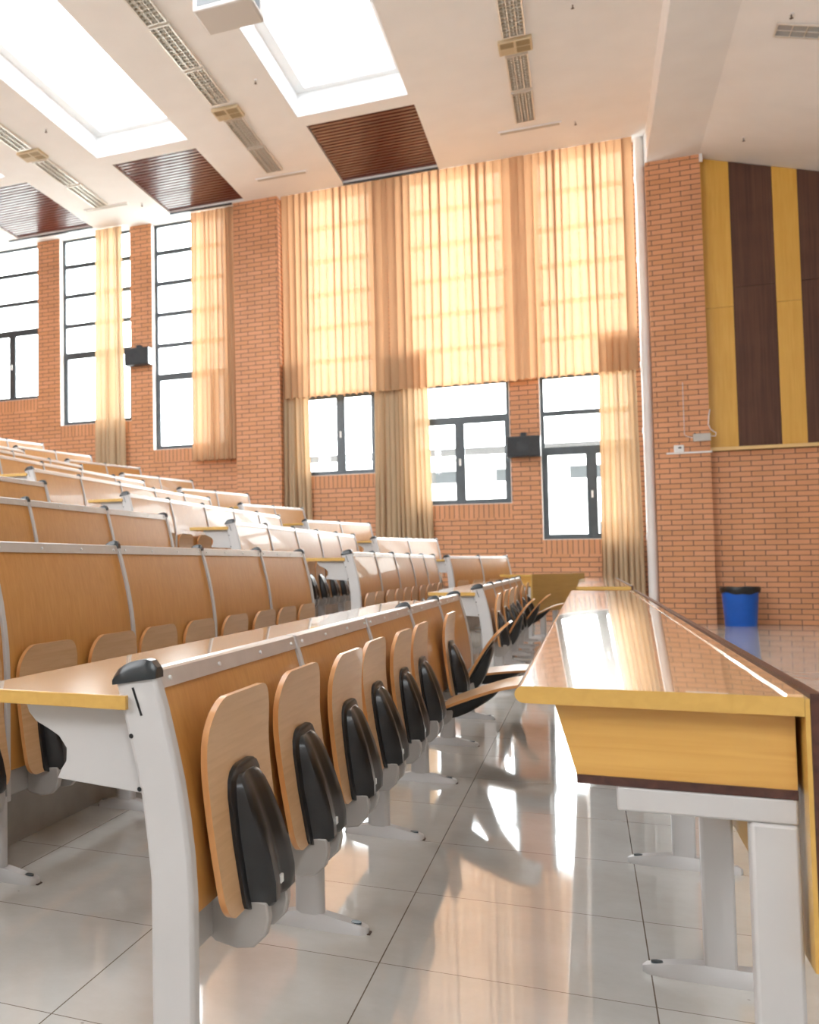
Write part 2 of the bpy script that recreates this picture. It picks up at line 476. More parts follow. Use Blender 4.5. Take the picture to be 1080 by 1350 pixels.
# beam and sloping ceiling over the podium
bmz = 7.53
bb = MB().box(1.06, 1.81, YB, PY, bmz, CZ + T, M['white']).box(1.04, 1.81, PY, WY + WT, bmz, CZ + T, M['white'])
struct('trim_10', bb)
sl = MB(); zr = slope_z(XR)
vs = [(1.81, YB, bmz), (XR, YB, zr), (XR, WY, zr), (1.81, WY, bmz), (1.81, YB, bmz + .3), (XR, YB, zr + .3), (XR, WY, zr + .3), (1.81, WY, bmz + .3)]
sl.add(vs, [(0, 3, 2, 1), (4, 5, 6, 7), (0, 1, 5, 4), (1, 2, 6, 5), (2, 3, 7, 6), (3, 0, 4, 7)], M['white'])
struct('ceiling_podium', sl)

# drain pipe
pi = thing('drain_pipe', 'white vertical drain pipe running floor to ceiling beside the brick pillar', 'pipe', (.968, 18.97, 0))
MB().tube((0, 0, 0), (0, 0, CZ - .002), .076, M['pvc'], 20).build('pipe', pi)
for z in (1.35, 3.1, 4.2, 5.95, 7.3):
    MB().tube((0, 0, z), (0, 0, z + .09), .086, M['pvc'], 20).build('coupling', pi)
    MB().box(-.02, .02, .05, .15, z - .08, z - .05, M['pvc']).build('clamp', pi)

# ------------------------------------------------------------------ bench desks
PL = 1.04          # panel pitch
LEG_F = [(0, .80), (.02, .73), (.037, .66), (.052, .59), (.063, .52), (.071, .45), (.075, .37), (.075, .30)]
LEG_B = [(-.01, .30), (-.01, .40), (-.018, .48), (-.028, .56), (-.043, .63), (-.058, .69), (-.072, .745), (-.082, .785)]
def fx(z, D):      # front edge of the post at height z
    pts = [(zz + D, xx) for xx, zz in LEG_F][::-1]
    if z <= pts[0][0]: return pts[0][1]
    for (za, xa), (zb, xb) in zip(pts, pts[1:]):
        if z <= zb: return xa + (xb - xa) * (z - za) / (zb - za)
    return pts[-1][1]

def foot_mesh():
    mb = MB(); rings = []
    for x, w, h in [(-.085, .012, .016), (-.078, .026, .022), (-.06, .033, .026), (0, .036, .040), (.075, .036, .040), (.13, .034, .030), (.172, .030, .022), (.188, .018, .019), (.193, .008, .015)]:
        rings.append([(x, -w, 0), (x, w, 0), (x, w * .88, h * .55), (x, w * .6, h), (x, -w * .6, h), (x, -w * .88, h * .55)])
    mb.loft(rings, M['grey'])
    mb.loft([[(x, -w, z) for x, w, z in ((-.088, .014, 0), (.198, .014, 0), (.198, -.014, 0), (-.088, -.014, 0))],
             [(x, -w, z) for x, w, z in ((-.088, .014, .003), (.198, .014, .003), (.198, -.014, .003), (-.088, -.014, .003))]], M['rust'])
    n = 14
    for cx, r in ((.158, .013), (-.062, .011)):
        mb.loft([[(cx + r * 1.25 * math.cos(2 * PI * i / n), r * math.sin(2 * PI * i / n), z) for i in range(n)] for z in (.018, .0268 if cx > 0 else .0275)], M['bolt'])
    return mb.mesh('foot')

def rrect(cx, hx, hy, r, n=4):
    pts = []
    for qx, qy, a0 in ((1, 1, 0), (-1, 1, 90), (-1, -1, 180), (1, -1, 270)):
        for k in range(n + 1):
            a = math.radians(a0 + 90 * k / n)
            pts.append((cx + qx * (hx - r) + r * math.cos(a), qy * (hy - r) + r * math.sin(a)))
    return pts

def column_mesh():
    ring = rrect(.035, .040, .024, .022, 5)
    return MB().loft([[(x, y, z) for x, y in ring] for z in (.030, .26)], M['grey']).mesh('column')

def post_prof(D, zbot):
    f = [(x, z + D) for x, z in LEG_F]; b = [(x, z + D) for x, z in LEG_B]
    return f + [(.075, zbot), (-.01, zbot)] + b

def leg_mesh(D, w, zbot, name):
    mb = MB().prism_y(post_prof(D, zbot), -w / 2, w / 2, M['grey'])
    if zbot < .1:   # bolt holes and slot on the outer face
        for sy in (-1, 1):
            y = sy * (w / 2 + .0006)
            for (x, z) in ((-.046, .672 + D), (-.030, .572 + D)):
                n = 10; r = .0048
                mb.add([(x + r * math.cos(2 * PI * i / n), y, z + r * math.sin(2 * PI * i / n)) for i in range(n)], [tuple(range(n))], M['hole'])
            a = Vector((-.042, 0, .765 + D)); b2 = Vector((-.024, 0, .712 + D)); d = (b2 - a).normalized(); nn = Vector((d.z, 0, -d.x)) * .0025
            mb.add([(p.x, y, p.z) for p in (a - nn, b2 - nn, b2 + nn, a + nn)], [(0, 1, 2, 3)], M['hole'])
    return mb.mesh(name)

def cap_mesh(D, w, big):
    mb = MB(); rings = []
    x0, x1 = (-.086, .006) if big else (-.070, .004)
    for k in range(9):
        t = k / 8; x = x0 + (x1 - x0) * t
        zb = .768 + .016 * t + D
        h = .040 * math.sqrt(max(.05, 1 - (abs(t - .62) / .66) ** 2.4)) if t < .62 else .040 * math.sqrt(max(.25, 1 - (abs(t - .62) / .42) ** 3))
        hw = w / 2 + .004
        hw *= 1 if 0 < k < 8 else .8
        rings.append([(x, -hw, zb), (x, hw, zb), (x, hw, zb + h * .6), (x, hw * .62, zb + h), (x, -hw * .62, zb + h), (x, -hw, zb + h * .6)])
    mb.loft(rings, M['cap'])
    return mb.mesh('cap')

def panel_mesh(D):
    mb = MB(); zb, zt = .335, .792 + D; K = 16
    y0, y1 = .014, PL - .014
    fr = []; bk = []
    for k in range(K + 1):
        z = zb + (zt - zb) * k / K; x = fx(z, D) - .010
        fr.append((x, z)); bk.append((x - .014, z))
    mb.prism_y(fr + bk[::-1], y0, y1, M['panel'])
    return mb.mesh('back_panel')

def rail_mesh(D):
    x = fx(.80 + D, D)
    prof = [(x - .032, .790 + D), (x - .030, .798 + D), (x - .006, .799 + D), (x - .001, .795 + D), (fx(.762 + D, D) - .004, .762 + D), (fx(.762 + D, D) - .010, .762 + D), (x - .012, .789 + D)]
    mb = MB().prism_y(prof, .010, PL - .010, M['alu'])
    for y in (.06, .36, .68, .98):      # rivets
        xx = fx(.778 + D, D) - .002
        mb.tube((xx - .002, y, .778 + D), (xx + .003, y, .779 + D), .0045, M['wplastic'], 8)
    return mb.mesh('rail')

def desktop_mesh(D, L):
    z0, z1 = .722 + D, .750 + D
    mb = MB().box(-.41, -.052, -.032, L + .032, z0, z1, M['edge'], dict(t=M['top'], b=M['top']))
    return mb.mesh('desktop')

def bracket_mesh(D):
    pr = [(-.052, .722), (-.30, .722), (-.292, .700), (-.275, .682), (-.245, .668), (-.222, .655), (-.205, .632), (-.206, .606), (-.218, .588), (-.226, .570), (-.03, .556), (-.045, .64)]
    return MB().prism_y([(x, z + D) for x, z in pr], -.010, .010, M['grey']).mesh('side_plate')

def seat_mesh():
    S = .425; W = .215; K = 30; th = .013
    def nx(s):     # board's gentle S curve
        t = s / S
        return -.030 * math.sin(t * PI * .62) + .016 * max(0, t - .62) ** 2 / .14
    def hw(s):
        w = W
        for d, r in ((S - s, .095), (s, .05)):
            if d < r: w = min(w, W - (r - math.sqrt(max(0, r * r - (r - d) ** 2))))
        return w - .012 * (1 - s / S)
    st = [S * .5 * (1 - math.cos(PI * k / K)) for k in range(K + 1)]
    NW = 8; mb = MB()
    def row(s, off):
        w = hw(s) if 0 < s < S else hw(min(max(s, 1e-4), S - 1e-4))
        return [(nx(s) + off, -w + 2 * w * j / NW, s) for j in range(NW + 1)]
    F = [row(s, 0) for s in st]; B = [row(s, -th) for s in st]
    for G, mt in ((F, M['seat']), (B, M['seat'])):
        vs = [p for r in G for p in r]; n = NW + 1
        mb.add(vs, [(k * n + j, k * n + j + 1, (k + 1) * n + j + 1, (k + 1) * n + j) for k in range(K) for j in range(NW)], mt)
    loop = [(k, 0) for k in range(K + 1)] + [(K, j) for j in range(1, NW + 1)] + [(k, NW) for k in range(K - 1, -1, -1)] + [(0, j) for j in range(NW - 1, 0, -1)]
    vs = [F[k][j] for k, j in loop] + [B[k][j] for k, j in loop]; n = len(loop)
    mb.add(vs, [(i, (i + 1) % n, (i + 1) % n + n, i + n) for i in range(n)], M['seat_edge'])
    return mb.mesh('seat', 50)

def shell_mesh():
    mb = MB(); rings = []; rings2 = []
    for s, hb, d in [(.002, .082, .044), (.012, .090, .054), (.05, .091, .060), (.10, .090, .058), (.15, .088, .050), (.20, .084, .037), (.232, .079, .026), (.248, .070, .017), (.256, .055, .011)]:
        x = -.030 * math.sin(s / .425 * PI * .62) + .004
        rings.append([(x, -hb, s), (x + d * .80, -hb * .93, s), (x + d, -hb * .80, s), (x + d * .97, -hb * .40, s), (x + d * .80, -hb * .15, s), (x + d * .80, hb * .15, s),
                      (x + d * .97, hb * .40, s), (x + d, hb * .80, s), (x + d * .80, hb * .93, s), (x, hb, s)])
    mb.loft(rings, M['black'])
    for s, hb in [(-.004, .09), (.002, .106), (.014, .111), (.13, .111), (.22, .107), (.250, .098), (.266, .082), (.274, .060), (.277, .040)]:
        x = -.030 * math.sin(max(s, 0) / .425 * PI * .62)
        rings2.append([(x, -hb, s), (x + .007, -hb, s), (x + .010, -hb * .94, s), (x + .010, hb * .94, s), (x + .007, hb, s), (x, hb, s)])
    mb.loft(rings2, M['black'])
    # hinge slots and metal tongue
    mb.box(.02, .050, -.010, .010, .030, .046, M['wplastic'])
    return mb.mesh('seat_shell', 40)

def hinge_mesh():
    pr = [(.035, .33), (.035, .246), (.050, .234), (.095, .226), (.130, .233), (.154, .258), (.162, .292), (.158, .325)]
    mb = MB()
    for y in (-.088, .056): mb.prism_y(pr, y, y + .032, M['beam'])
    mb.box(.035, .12, -.07, .07, .262, .318, M['beam'])
    return mb.mesh('hinge_bracket')

FOOT, COLUMN, SEAT, SHELL, HINGE = foot_mesh(), column_mesh(), seat_mesh(), shell_mesh(), hinge_mesh()
CACHE = {}
def cached(key, fn):
    if key not in CACHE: CACHE[key] = fn()
    return CACHE[key]

def bench(npan, D, label, loc, rotz=0, folds=None, nocap=(), detail=2):
    """origin: near end of the row, on the floor its seats stand on"""
    t = thing('bench_desk', label, 'bench', loc, rotz)
    L = npan * PL
    pm = cached(('p', D), lambda: panel_mesh(D)); rm = cached(('r', D), lambda: rail_mesh(D))
    for k in range(npan):
        obj('back_panel', pm, t, (0, k * PL, 0)); obj('rail', rm, t, (0, k * PL, 0))
    obj('desktop', cached(('d', D, npan), lambda: desktop_mesh(D, L)), t, bevel=.002)
    lm = cached(('l', D), lambda: leg_mesh(D, .040, .03, 'leg')); im = cached(('i', D), lambda: leg_mesh(D, .026, .24, 'post'))
    cb = cached(('cb', D), lambda: cap_mesh(D, .040, True)); cs = cached(('cs', D), lambda: cap_mesh(D, .026, False))
    sb = cached(('s', D), lambda: bracket_mesh(D))
    for k in range(npan + 1):
        end = k in (0, npan)
        p = obj('leg' if end else 'post', lm if end else im, t, (0, k * PL, 0), bevel=.008 if end else .003)
        if k not in nocap: tag(obj('cap', cb if end else cs, p), 'black plastic cap')
        if end: obj('foot', FOOT, p)
        else:
            c = obj('column', COLUMN, t, (0, k * PL - .02, 0)); obj('foot', FOOT, c)
        if end or k % 2 == 0: obj('side_plate', sb, t, (0, k * PL + (.025 if k == 0 else -.025 if end else 0), 0), bevel=.002)
    obj('beam', cached(('b', npan), lambda: MB().box(.0, .045, .02, L - .02, .245, .33, M['beam']).mesh('beam')), t, bevel=.005)
    for k in range(2 * npan):
        y = .05 + .215 + .52 * k
        obj('hinge_bracket', HINGE, t, (0, y, 0), bevel=.004 if detail > 1 else 0)
        th = (folds or {}).get(k, random.uniform(-3.0, 1.5))
        s = obj('seat', SEAT, t, (.118, y, .312), rot=(0, math.radians(th), 0))
        if k in (folds or {}): tag(s, 'lowered wooden seat')
        tag(obj('seat_shell', SHELL, s), 'black plastic seat shell')
    return t

ORD = ['', 'front', 'second', 'third', 'fourth', 'fifth', 'sixth', 'seventh', 'eighth', 'ninth', 'tenth', 'eleventh']
def row_loc(n, y, dz):
    return (-.75 - PITCH * (n - 1), y, (0 if n == 1 else RISE * (n - 2)) + dz)
# nearest block
for n in range(1, 6):
    lab = {1: 'front row bench desk nearest the camera, three of its ten seats lowered',
           2: 'second row bench desk behind the near one, orange panels with folded seats',
           3: 'third row bench desk of the nearest seating block, level with the eye',
           4: 'fourth row bench desk of the nearest block, cut by left edge of picture',
           5: 'fifth row bench desk of the nearest block, hidden at the left edge'}[n]
    bench(5, 0 if n == 1 else RISE, lab, row_loc(n, 1.83, 0), folds={6: 74, 8: 36, 9: 88} if n == 1 else None, nocap=(1, 2) if n == 1 else ())
# middle block
for n in range(1, 10):
    bench(5, 0 if n == 1 else RISE, '%s row bench of the middle block, %s' % (ORD[n], {
        1: 'across the first aisle, with tilted seats', 2: 'panels rising just above the near desk top',
        3: 'pale panels beyond the aisle', 4: 'its desk end showing yellow edge', 5: 'its near leg at left edge'}.get(n, 'far up the hall, pale in daylight')),
        row_loc(n, 8.66, .015), folds={1: 34, 6: 42, 8: 66} if n == 1 else None, detail=1)
# block by the windows, turned towards the podium
ANG = {2: 18, 3: 17, 4: 15.8, 5: 12.6, 6: 13.8, 7: 13, 8: 12.6, 9: 12.6, 10: 12, 11: 12}
for n in range(2, 12):
    x, y, z = row_loc(n, 15.4, .015)
    bench(2, RISE, 'short two panel bench desk by the window wall, %s row' % ORD[n], (x, y, z), -math.radians(ANG[n]), detail=1)

# ------------------------------------------------------------------ front row desks
def front_desk(label, loc, L, rotz=0, legs=None, zt=.785, face=None):
    face = face or M['dkbrn']
    t = thing('long_desk', label, 'desk', loc, rotz)
    W0, W1 = -.12, .300
    # desktop with rounded nose
    r = .015; zc = zt - r
    pr = [(W0 + r - r * math.sin(a), zc + r * math.cos(a)) for a in [PI * k / 8 for k in range(9)]]
    pr += [(W1, zt - 2 * r), (W1, zt)]
    vs = MB(); n = len(pr)
    pr2 = pr[::-1]
    vs.prism_y(pr, 0, L, M['edge'], M['top'])
    vs.build('desktop', t, bevel=0)
    MB().box(W1 - .022, W1 - .0005, .004, L - .004, zt - .001, zt + .004, M['top']).build('edge_lip', t, smooth=0)
    z1 = zt - .03
    bd = MB().prism_y([(-.058, z1), (.292, z1), (.292, z1 - .122), (-.026, z1 - .122)], .035, L - .035, M['ydesk'])
    bd.build('storage_shelf', t, smooth=0)
    MB().box(-.026, .292, .032, L - .032, z1 - .137, z1 - .122, M['dkbrn']).build('shelf_base', t, smooth=0)
    MB().box(.3005, .307, .0, L, .36, zt - .002, M['edge']).build('modesty_board', t, smooth=0)
    MB().box(.3075, .324, .0, L, .36, zt + .006, face).build('board_facing', t, smooth=0)
    for y in (legs or [.05 + (L - .1) * k / 4 for k in range(5)]):
        lg = MB().box(.225, .292, y - .02, y + .02, .03, z1 - .178, M['grey']).build('leg', t, bevel=.006)
        ring = [(-.10 + .225 + .035 + .0, 0)]
        ft = MB(); rings = []
        for x, w, h in [(.095, .008, .014), (.105, .022, .020), (.13, .030, .026), (.20, .034, .038), (.32, .034, .038), (.39, .030, .026), (.412, .022, .02), (.42, .008, .014)]:
            rings.append([(x, y - w, 0), (x, y + w, 0), (x, y + w * .9, h * .55), (x, y + w * .6, h), (x, y - w * .6, h), (x, y - w * .9, h * .55)])
        ft.loft(rings, M['grey'])
        nn = 14
        ft.loft([[(.128 + .015 * math.cos(2 * PI * i / nn), y + .011 * math.sin(2 * PI * i / nn), z) for i in range(nn)] for z in (.015, .0275)], M['bolt'])
        ft.build('foot', lg)
        MB().box(.035, .292, y - .018, y + .018, z1 - .178, z1 - .137, M['grey']).build('arm', t, bevel=.004)
    return t
front_desk('long front desk at right with glossy laminate top and golden end panel, nearest the camera', (0, 1.94, 0), 6.6, legs=[.05, .94, 1.95, 2.96, 3.97, 4.98, 6.5])
front_desk('second long front desk in line beyond the nearest one, close to the curtain', (.03, 9.95, 0), 5.0)
front_desk('far front desk turned to show its golden modesty board, beside the middle block', (-.94, 14.62, 0), 1.5, -math.radians(24), zt=.84, face=M['ybrd'])

# ------------------------------------------------------------------ curtains
def curtain(name, label, x0, x1, z0, z1, y, amp, folds, group, hem=.02, seed=0, flare=0., mat=None):
    rnd = random.Random(seed)
    nx = int(folds * 22); nz = 18
    ph = [rnd.uniform(0, 2 * PI) for _ in range(6)]
    def px(u, v):
        w = math.sin(2 * PI * folds * u + .8 * math.sin(2 * PI * u * 2.3 + ph[0]) + .5 * v * math.sin(2 * PI * u * 1.7 + ph[1]))
        w += .35 * math.sin(2 * PI * folds * .47 * u + ph[2])
        a = amp * (.55 + .45 * v)
        q = 2 * PI * folds * u + .8 * math.sin(2 * PI * u * 2.3 + ph[0]) + .5 * v * math.sin(2 * PI * u * 1.7 + ph[1])
        pk = (x1 - x0) / folds * (.27 + .10 * math.sin(2 * PI * u * 3.1 + ph[4])) * (1.2 - .35 * v)
        X = x0 + (x1 - x0) * u + pk * math.cos(q) + flare * v * (u - .5)
        Z = z1 + (z0 - z1) * v - (hem * w * .5 if v == 1 else 0)
        return (X, y + a * w, Z)
    vs = [px(i / nx, j / nz) for j in range(nz + 1) for i in range(nx + 1)]
    n = nx + 1
    fs = [(j * n + i, j * n + i + 1, (j + 1) * n + i + 1, (j + 1) * n + i) for j in range(nz) for i in range(nx)]
    mb = MB().add(vs, fs, M[mat or 'curtain'])
    o = mb.build(name, smooth=180)
    return tag(o, label, 'curtain', group)

UG = 'upper backlit curtains over the three big windows'
for k, (a, b, z0, f) in enumerate([(-5.08, -3.12, 4.12, 16), (-3.12, -.92, 4.12, 17), (-.92, .815, 4.13, 15)]):
    curtain('curtain', ['golden backlit upper curtain next to the thick brick pillar', 'golden backlit upper curtain in the middle of three',
            'golden backlit upper curtain beside the drain pipe'][k], a, b, z0, CZ - .002, 18.84, .028, f, UG, .03, 11 + k)
LG = 'long curtains gathered below the upper ones'
for k, (a, b, z0, f) in enumerate([(-5.10, -4.66, 1.75, 6), (-3.40, -2.50, 1.2, 11), (.26, .80, .12, 8)]):
    curtain('curtain', ['beige long curtain gathered low against the thick brick pillar', 'beige long curtain gathered between two lower windows',
            'beige long curtain gathered beside the drain pipe near the floor'][k], a, b, z0, 4.80, 18.97, .05, f, LG, .01, 21 + k, .1, 'curtain2')
TG = 'full height curtains of the rear windows'
curtain('curtain', 'golden full height curtain left of the thick brick pillar', -6.90, -6.05, 3.05, CZ - .01, 18.90, .045, 10, TG, .02, 31, .06)
curtain('curtain', 'narrow beige full height curtain in front of rear window behind the loudspeaker', -9.05, -8.46, 2.5, CZ - .01, 18.93, .045, 6, TG, .02, 32, .12, 'curtain2')

# ------------------------------------------------------------------ ceiling fixtures
def troffer(x, y0, y1, w, label, group):
    t = thing('ceiling_light', label, 'light', (x, (y0 + y1) / 2, CZ), 0, group)
    h = (y1 - y0) / 2 - .02; hw = w / 2
    f = MB().box(-hw, -hw + .018, -h, h, -.045, 0, M['louver']).box(hw - .018, hw, -h, h, -.045, 0, M['louver'])
    f.box(-hw + .018, hw - .018, -h, -h + .02, -.045, 0, M['louver']).box(-hw + .018, hw - .018, h - .02, h, -.045, 0, M['louver'])
    f.build('frame', t, smooth=0)
    MB().box(-hw + .018, hw - .018, -h + .02, h - .02, -.006, -.001, M['lamptray']).build('tray', t, smooth=0)
    g = MB(); n = 13
    for k in range(1, n): yy = -h + 2 * h * k / n; g.box(-hw + .018, hw - .018, yy - .003, yy + .003, -.04, -.012, M['louver'])
    for xx in (-.045, .045): g.box(xx - .006, xx + .006, -h + .02, h - .02, -.042, -.010, M['louver'])
    g.build('louvre', t, smooth=0)
    for xx in (-.08, 0, .08): MB().tube((xx, -h + .03, -.020), (xx, h - .03, -.020), .008, M['tube'], 8).build('tube', t)

STR = [(-4.79, 'over the middle of the hall', [(10.65, 11.95), (11.98, 13.27), (13.30, 14.52), (15.08, 16.27), (16.32, 17.5)], (14.66, 15.06), 17.80),
       (-.67, 'nearest the beam', [(13.15, 14.42), (14.94, 16.10), (16.16, 17.33)], (14.50, 14.87), 17.68),
       (-8.28, 'furthest back up the hall', [(13.4, 14.62), (15.12, 16.36), (16.42, 17.65)], (14.70, 15.08), 17.78)]
for x, place, L, df, ys in STR:
    nm = ['nearest the camera', 'second from camera', 'third from camera', 'fourth from camera', 'last towards windows']
    for k, (a, b) in enumerate(L):
        troffer(x, a, b, .29, 'grille ceiling light in the row %s, %s' % (place, nm[k] if k < len(L) - 1 else nm[4]), 'grille lights in the ceiling row ' + place)
    d = thing('ceiling_vent', 'beige four part ceiling vent between the grille lights %s' % place, 'vent', (x - .0, (df[0] + df[1]) / 2, CZ), 0, 'beige ceiling vents')
    MB().box(-.21, .21, -.19, .19, -.05, 0, M['beige']).build('body', d, bevel=.006)
    for sx in (-1, 1):
        for sy in (-1, 1):
            g = MB(); mt = M['beigedk'] if sx > 0 or sy < 0 else M['beige']
            for q in range(7): g.box(sx * .1 - .08, sx * .1 + .08, sy * .088 - .070 + q * .021, sy * .088 - .058 + q * .021, -.056, -.05, mt)
            g.box(sx * .1 - .085, sx * .1 + .085, sy * .088 - .075, sy * .088 + .075, -.052, -.050, mt)
            g.build('slots', d, smooth=0)
    s = thing('ceiling_grille', 'thin white slot outlet ending the lights %s' % place, 'vent', (x + .04, ys, CZ), 0, 'white slot outlets')
    MB().box(-.47, .47, -.055, .055, -.022, 0, M['white']).build('frame', s, bevel=.004)
    MB().box(-.44, .44, -.042, .042, -.026, -.022, M['dev']).build('slot', s, smooth=0)

def sprinkler(x, y, z, label):
    t = thing('sprinkler', label, 'sprinkler', (x, y, z), 0, 'ceiling sprinklers')
    MB().tube((0, 0, 0), (0, 0, -.012), .028, M['white'], 14).build('rosette', t)
    MB().tube((0, 0, -.012), (0, 0, -.055), .007, M['rust'], 10).build('stem', t)
    MB().tube((0, 0, -.055), (0, 0, -.060), .020, M['rust'], 14).build('deflector', t)
for x, y, z, l in [(.04, 13.95, CZ, 'small sprinkler under the plain ceiling near the top of picture, right of the grille lights'),
                   (.04, 17.76, CZ, 'small sprinkler under the plain ceiling close to the curtain, right of the grille lights'),
                   (-4.11, 14.06, CZ, 'small sprinkler beside the central grille lights, left of the right skylight'),
                   (-7.6, 14.12, CZ, 'small sprinkler beside the vent furthest back, left of the left skylight'),
                   (-7.55, 17.94, CZ, 'small sprinkler near the window end, above the narrow rear curtain'),
                   (2.32, 14.03, slope_z(2.32), 'small sprinkler on the sloped podium ceiling above the recessed light'),
                   (2.30, 17.89, slope_z(2.30), 'small sprinkler on the sloped podium ceiling above the striped panels')]:
    sprinkler(x, y, z, l)

# recessed light on the podium's sloping ceiling
pl = thing('ceiling_light', 'recessed light strip with square cells in the sloped podium ceiling', 'light', (2.22, 14.43, slope_z(2.22)))
pl.rotation_euler = (0, math.atan(.315), 0)
MB().box(0, 1.25, -.17, -.15, -.02, 0, M['louver']).box(0, 1.25, .15, .17, -.02, 0, M['louver']).box(0, .02, -.15, .15, -.02, 0, M['louver']).box(1.23, 1.25, -.15, .15, -.02, 0, M['louver']).build('frame', pl, smooth=0)
MB().box(.02, 1.23, -.15, .15, -.008, -.001, M['lens']).build('tray', pl, smooth=0)
g = MB()
for k in range(1, 8): g.box(.02 + .151 * k - .005, .02 + .151 * k + .005, -.15, .15, -.018, -.008, M['louver'])
g.box(.02, 1.23, -.004, .004, -.018, -.008, M['louver']).build('louvre', pl, smooth=0)

# ceiling projector
pj = thing('projector', 'grey white projector box hanging from the ceiling at the top edge of picture', 'projector', (-3.52, 11.0, 7.30))
MB().box(-.34, .34, -.30, .30, 0, .26, M['proj'], dict(f=M['projf'])).build('body', pj, bevel=.03)
MB().box(-.28, .10, -.306, -.298, .05, .20, M['lens']).build('lens_window', pj)
MB().box(.338, .343, -.24, .10, .06, .20, M['spk']).build('vent', pj)
MB().tube((0, 0, .26), (0, 0, CZ - 7.30), .03, M['wplastic']).build('pole', pj)

# ------------------------------------------------------------------ loudspeakers
def speaker(x, z, label):
    t = thing('loudspeaker', label, 'speaker', (x, WY, z), 0, 'black wall loudspeakers')
    pr = [(-.27, -.26), (.27, -.26), (.27, 0), (-.27, 0)]
    MB().box(-.265, .265, -.24, -.03, -.175, .175, M['spk'], dict(r=M['spks'], l=M['spks'])).build('cabinet', t, bevel=.008)
    MB().box(-.25, .25, -.252, -.24, -.16, .16, M['spkg']).build('grille', t, bevel=.004)
    n = 28
    MB().loft([[(r * math.cos(2 * PI * i / n), y, r * math.sin(2 * PI * i / n)) for i in range(n)] for r, y in ((.105, -.252), (.105, -.256), (.085, -.258), (.04, -.255))], M['spk']).build('cone', t)
    MB().box(-.045, .045, -.14, 0, .175, .25, M['spk']).build('bracket', t, bevel=.01)
speaker(-.915, 2.99, 'black loudspeaker on brick between the two lower right windows')
speaker(-8.10, 5.26, 'black loudspeaker on brick between the two rear windows, high on the left')

# ------------------------------------------------------------------ things on the brick pillar
b = thing('network_box', 'grey box with thin cables fixed on brick pillar above the white trunking', 'box', (1.69, PY, 2.96))
MB().box(-.115, .125, -.07, 0, -.06, .06, M['dev']).build('case', b, bevel=.006)
for z in (-.03, -.01, .01, .03): MB().box(-.10, .10, -.073, -.07, z - .003, z + .003, M['beam']).build('slot', b)
MB().tube((-.09, -.05, .06), (-.09, -.05, .075), .012, M['spk']).build('antenna', b)
MB().path([(.125, -.03, .02), (.19, -.03, .01), (.20, -.03, .06), (.13, -.03, .12), (.10, -.02, .2), (.11, -.02, .34), (.13, -.01, .44)], .007, M['pvc']).build('cable', b)
MB().path([(-.115, -.03, 0), (-.17, -.02, .02), (-.2, -.02, .03), (-.23, -.015, .06), (-.232, -.015, .9)], .0045, M['pvc']).build('cable', b)
s = thing('socket_box', 'small white socket box standing on white trunking at the pillar', 'socket', (1.375, PY, 2.80))
MB().box(-.07, .07, -.05, 0, -.055, .055, M['wplastic']).build('case', s, bevel=.008)
MB().box(-.01, .035, -.053, -.05, 0, .025, M['spk']).build('switch', s)
tr = MB().box(1.20, 1.83, PY - .035, PY, 2.715, 2.742, M['wplastic']).build('cable_trunking', bevel=.003)
tag(tr, 'white horizontal cable trunking across the brick pillar', 'trunking')
tb = MB().box(1.80, 1.845, PY - .04, PY + .01, 7.40, 7.52, M['wplastic']).build('pipe_bracket', bevel=.003)
tag(tb, 'small white bracket at the top corner of brick pillar', 'bracket')

# ------------------------------------------------------------------ bin
bn = thing('rubbish_bin', 'blue plastic rubbish bin with black liner against brick wall', 'bin', (2.10, 18.52, 0))
n = 36
def ring(r, z, w=0, ph=0):
    out = []
    for i in range(n):
        a = 2 * PI * i / n; q = math.sin(3 * a + ph) * .6 + math.sin(7 * a + 2 * ph) * .4
        out.append((r * math.cos(a) * (1 + w * q), r * math.sin(a) * (1 + w * q), z + w * .5 * q))
    return out
MB().loft([ring(.205, 0), ring(.21, .01), ring(.245, .545), ring(.25, .55), ring(.235, .55), ring(.20, .03)], M['blue']).build('body', bn)
bg = MB().loft([ring(.225, .40), ring(.242, .555), ring(.262, .600, .015), ring(.270, .575, .02, 1), ring(.264, .53, .03, 2), ring(.256, .500, .05, 3)], M['bag'], cap=False)
bg.build('liner', bn, smooth=60)

# ------------------------------------------------------------------ outside
tag(MB().box(-60, 40, WY + WT + .3, 90, -1.2, -1.0, M['ground']).build('ground', smooth=0), kind='structure')
bd = thing('building', 'pale long building with grey roof seen through the lower windows', 'building', (-6, 45, -1))
MB().box(-24, 14, 0, 10, 0, 6.3, M['bgwall']).build('wall', bd, smooth=0)
rf = MB().prism_y([(-25, 6.32), (15, 6.32), (15, 6.42), (-25, 6.42)], -.6, 0, M['bgwall'])
for k in range(4):      # stepped courses of the pitched roof
    rf.box(-25, 15, -.6 + .7 * k, 10, 6.42 + .14 * k, 6.50 + .14 * k, M['bgroof']).box(-25, 15, -.5 + .7 * k, 10, 6.50 + .14 * k, 6.56 + .14 * k, M['bgroof2'])
rf.build('roof', bd, smooth=0)
for k in range(13):
    x = -22 + 2.75 * k
    f = MB().box(x, x + 1.5, -.03, 0, 5.35, 5.85, M['bgwin']).build('window', bd, smooth=0)
for k in range(6):
    x = -21 + 5.5 * k
    MB().box(x, x + 1.4, -.03, 0, 2.6, 3.6, M['bgwin']).build('window', bd, smooth=0)

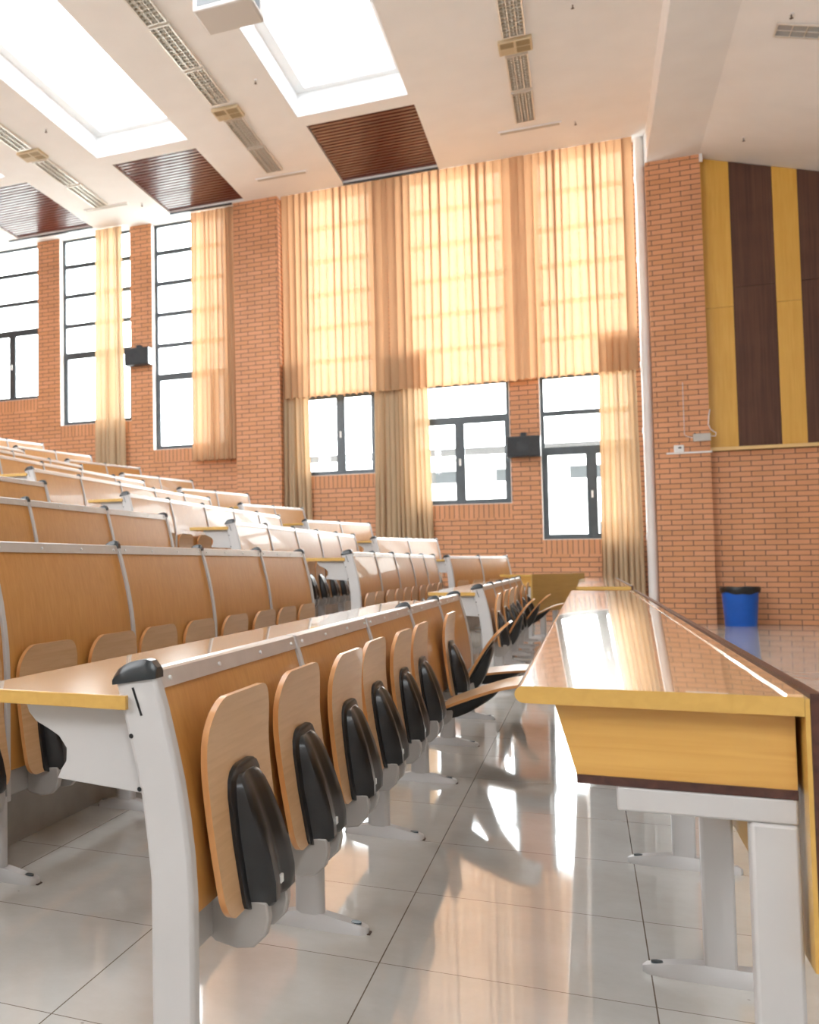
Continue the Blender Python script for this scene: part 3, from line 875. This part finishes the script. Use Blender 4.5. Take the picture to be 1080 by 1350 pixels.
# ------------------------------------------------------------------ light
w = bpy.data.worlds.new('World'); SC.world = w; w.use_nodes = True
nt = w.node_tree; nt.nodes.clear()
o = N(nt, 'ShaderNodeOutputWorld'); bg = N(nt, 'ShaderNodeBackground')
tc = N(nt, 'ShaderNodeTexCoord'); sp = N(nt, 'ShaderNodeSeparateXYZ')
nt.links.new(tc.outputs['Generated'], sp.inputs[0])
nt.links.new(ramp(nt, sp.outputs[2], [(.0, (.97, .98, 1.0)), (1., (.90, .96, 1.0))]), bg.inputs[0])
bg.inputs[1].default_value = 9.0
nt.links.new(bg.outputs[0], o.inputs[0])
w.cycles.sampling_method = 'AUTOMATIC'

def portal(loc, rot, sx, sy):
    l = bpy.data.lights.new('daylight_portal', 'AREA'); l.shape = 'RECTANGLE'; l.size = sx; l.size_y = sy
    l.cycles.is_portal = True
    o = bpy.data.objects.new('daylight_portal', l); COL.objects.link(o); o.location = loc; o.rotation_euler = rot
for x0, x1, z0 in WINS:
    portal(((x0 + x1) / 2, 19.45, (z0 + CZ) / 2), (-PI / 2, 0, 0), x1 - x0, CZ - z0)
for a, b in SKY: portal(((a + b) / 2, (SY0 + SY1) / 2, CZ + .5), (0, 0, 0), b - a, SY1 - SY0)
for x0 in FILL_OPENINGS: portal((x0 + .75, YB - .35, 6.3), (PI / 2, 0, 0), 1.5, 3.5)

# ------------------------------------------------------------------ camera
pitch, roll, yaw = 0.0482223612913786, -0.007931752889678394, 0.45930205096904864
cy, sy = math.cos(yaw), math.sin(yaw)
fwd = Vector((-sy * math.cos(pitch), cy * math.cos(pitch), math.sin(pitch)))
right = Vector((cy, sy, 0)); up = right.cross(fwd)
cr, sr = math.cos(roll), math.sin(roll)
r2 = right * cr + up * sr; u2 = up * cr - right * sr
cam = bpy.data.cameras.new('camera'); co = bpy.data.objects.new('camera', cam); COL.objects.link(co)
m = Matrix((r2, u2, -fwd)).transposed().to_4x4(); m.translation = (0, 0, 1.0)
co.matrix_world = m
cam.sensor_width = 36; cam.lens = 1339.254 * 36 / 1350
cam.shift_x = (540 - 110.) / 1350; cam.shift_y = (681.48 - 675) / 1350
cam.clip_end = 300; cam.clip_start = .05
cam.dof.use_dof = True; cam.dof.focus_distance = 2.7; cam.dof.aperture_fstop = 6.3
SC.camera = co

SC.view_settings.view_transform = 'Standard'; SC.view_settings.look = 'None'
SC.view_settings.exposure = 1.0; SC.view_settings.gamma = 1; SC.view_settings.use_curve_mapping = False
SC.cycles.use_denoising = True
SC.cycles.max_bounces = 10; SC.cycles.diffuse_bounces = 6; SC.cycles.transparent_max_bounces = 12; SC.cycles.transmission_bounces = 6
SC.cycles.sample_clamp_indirect = 8
SC.cycles.caustics_reflective = False; SC.cycles.caustics_refractive = False
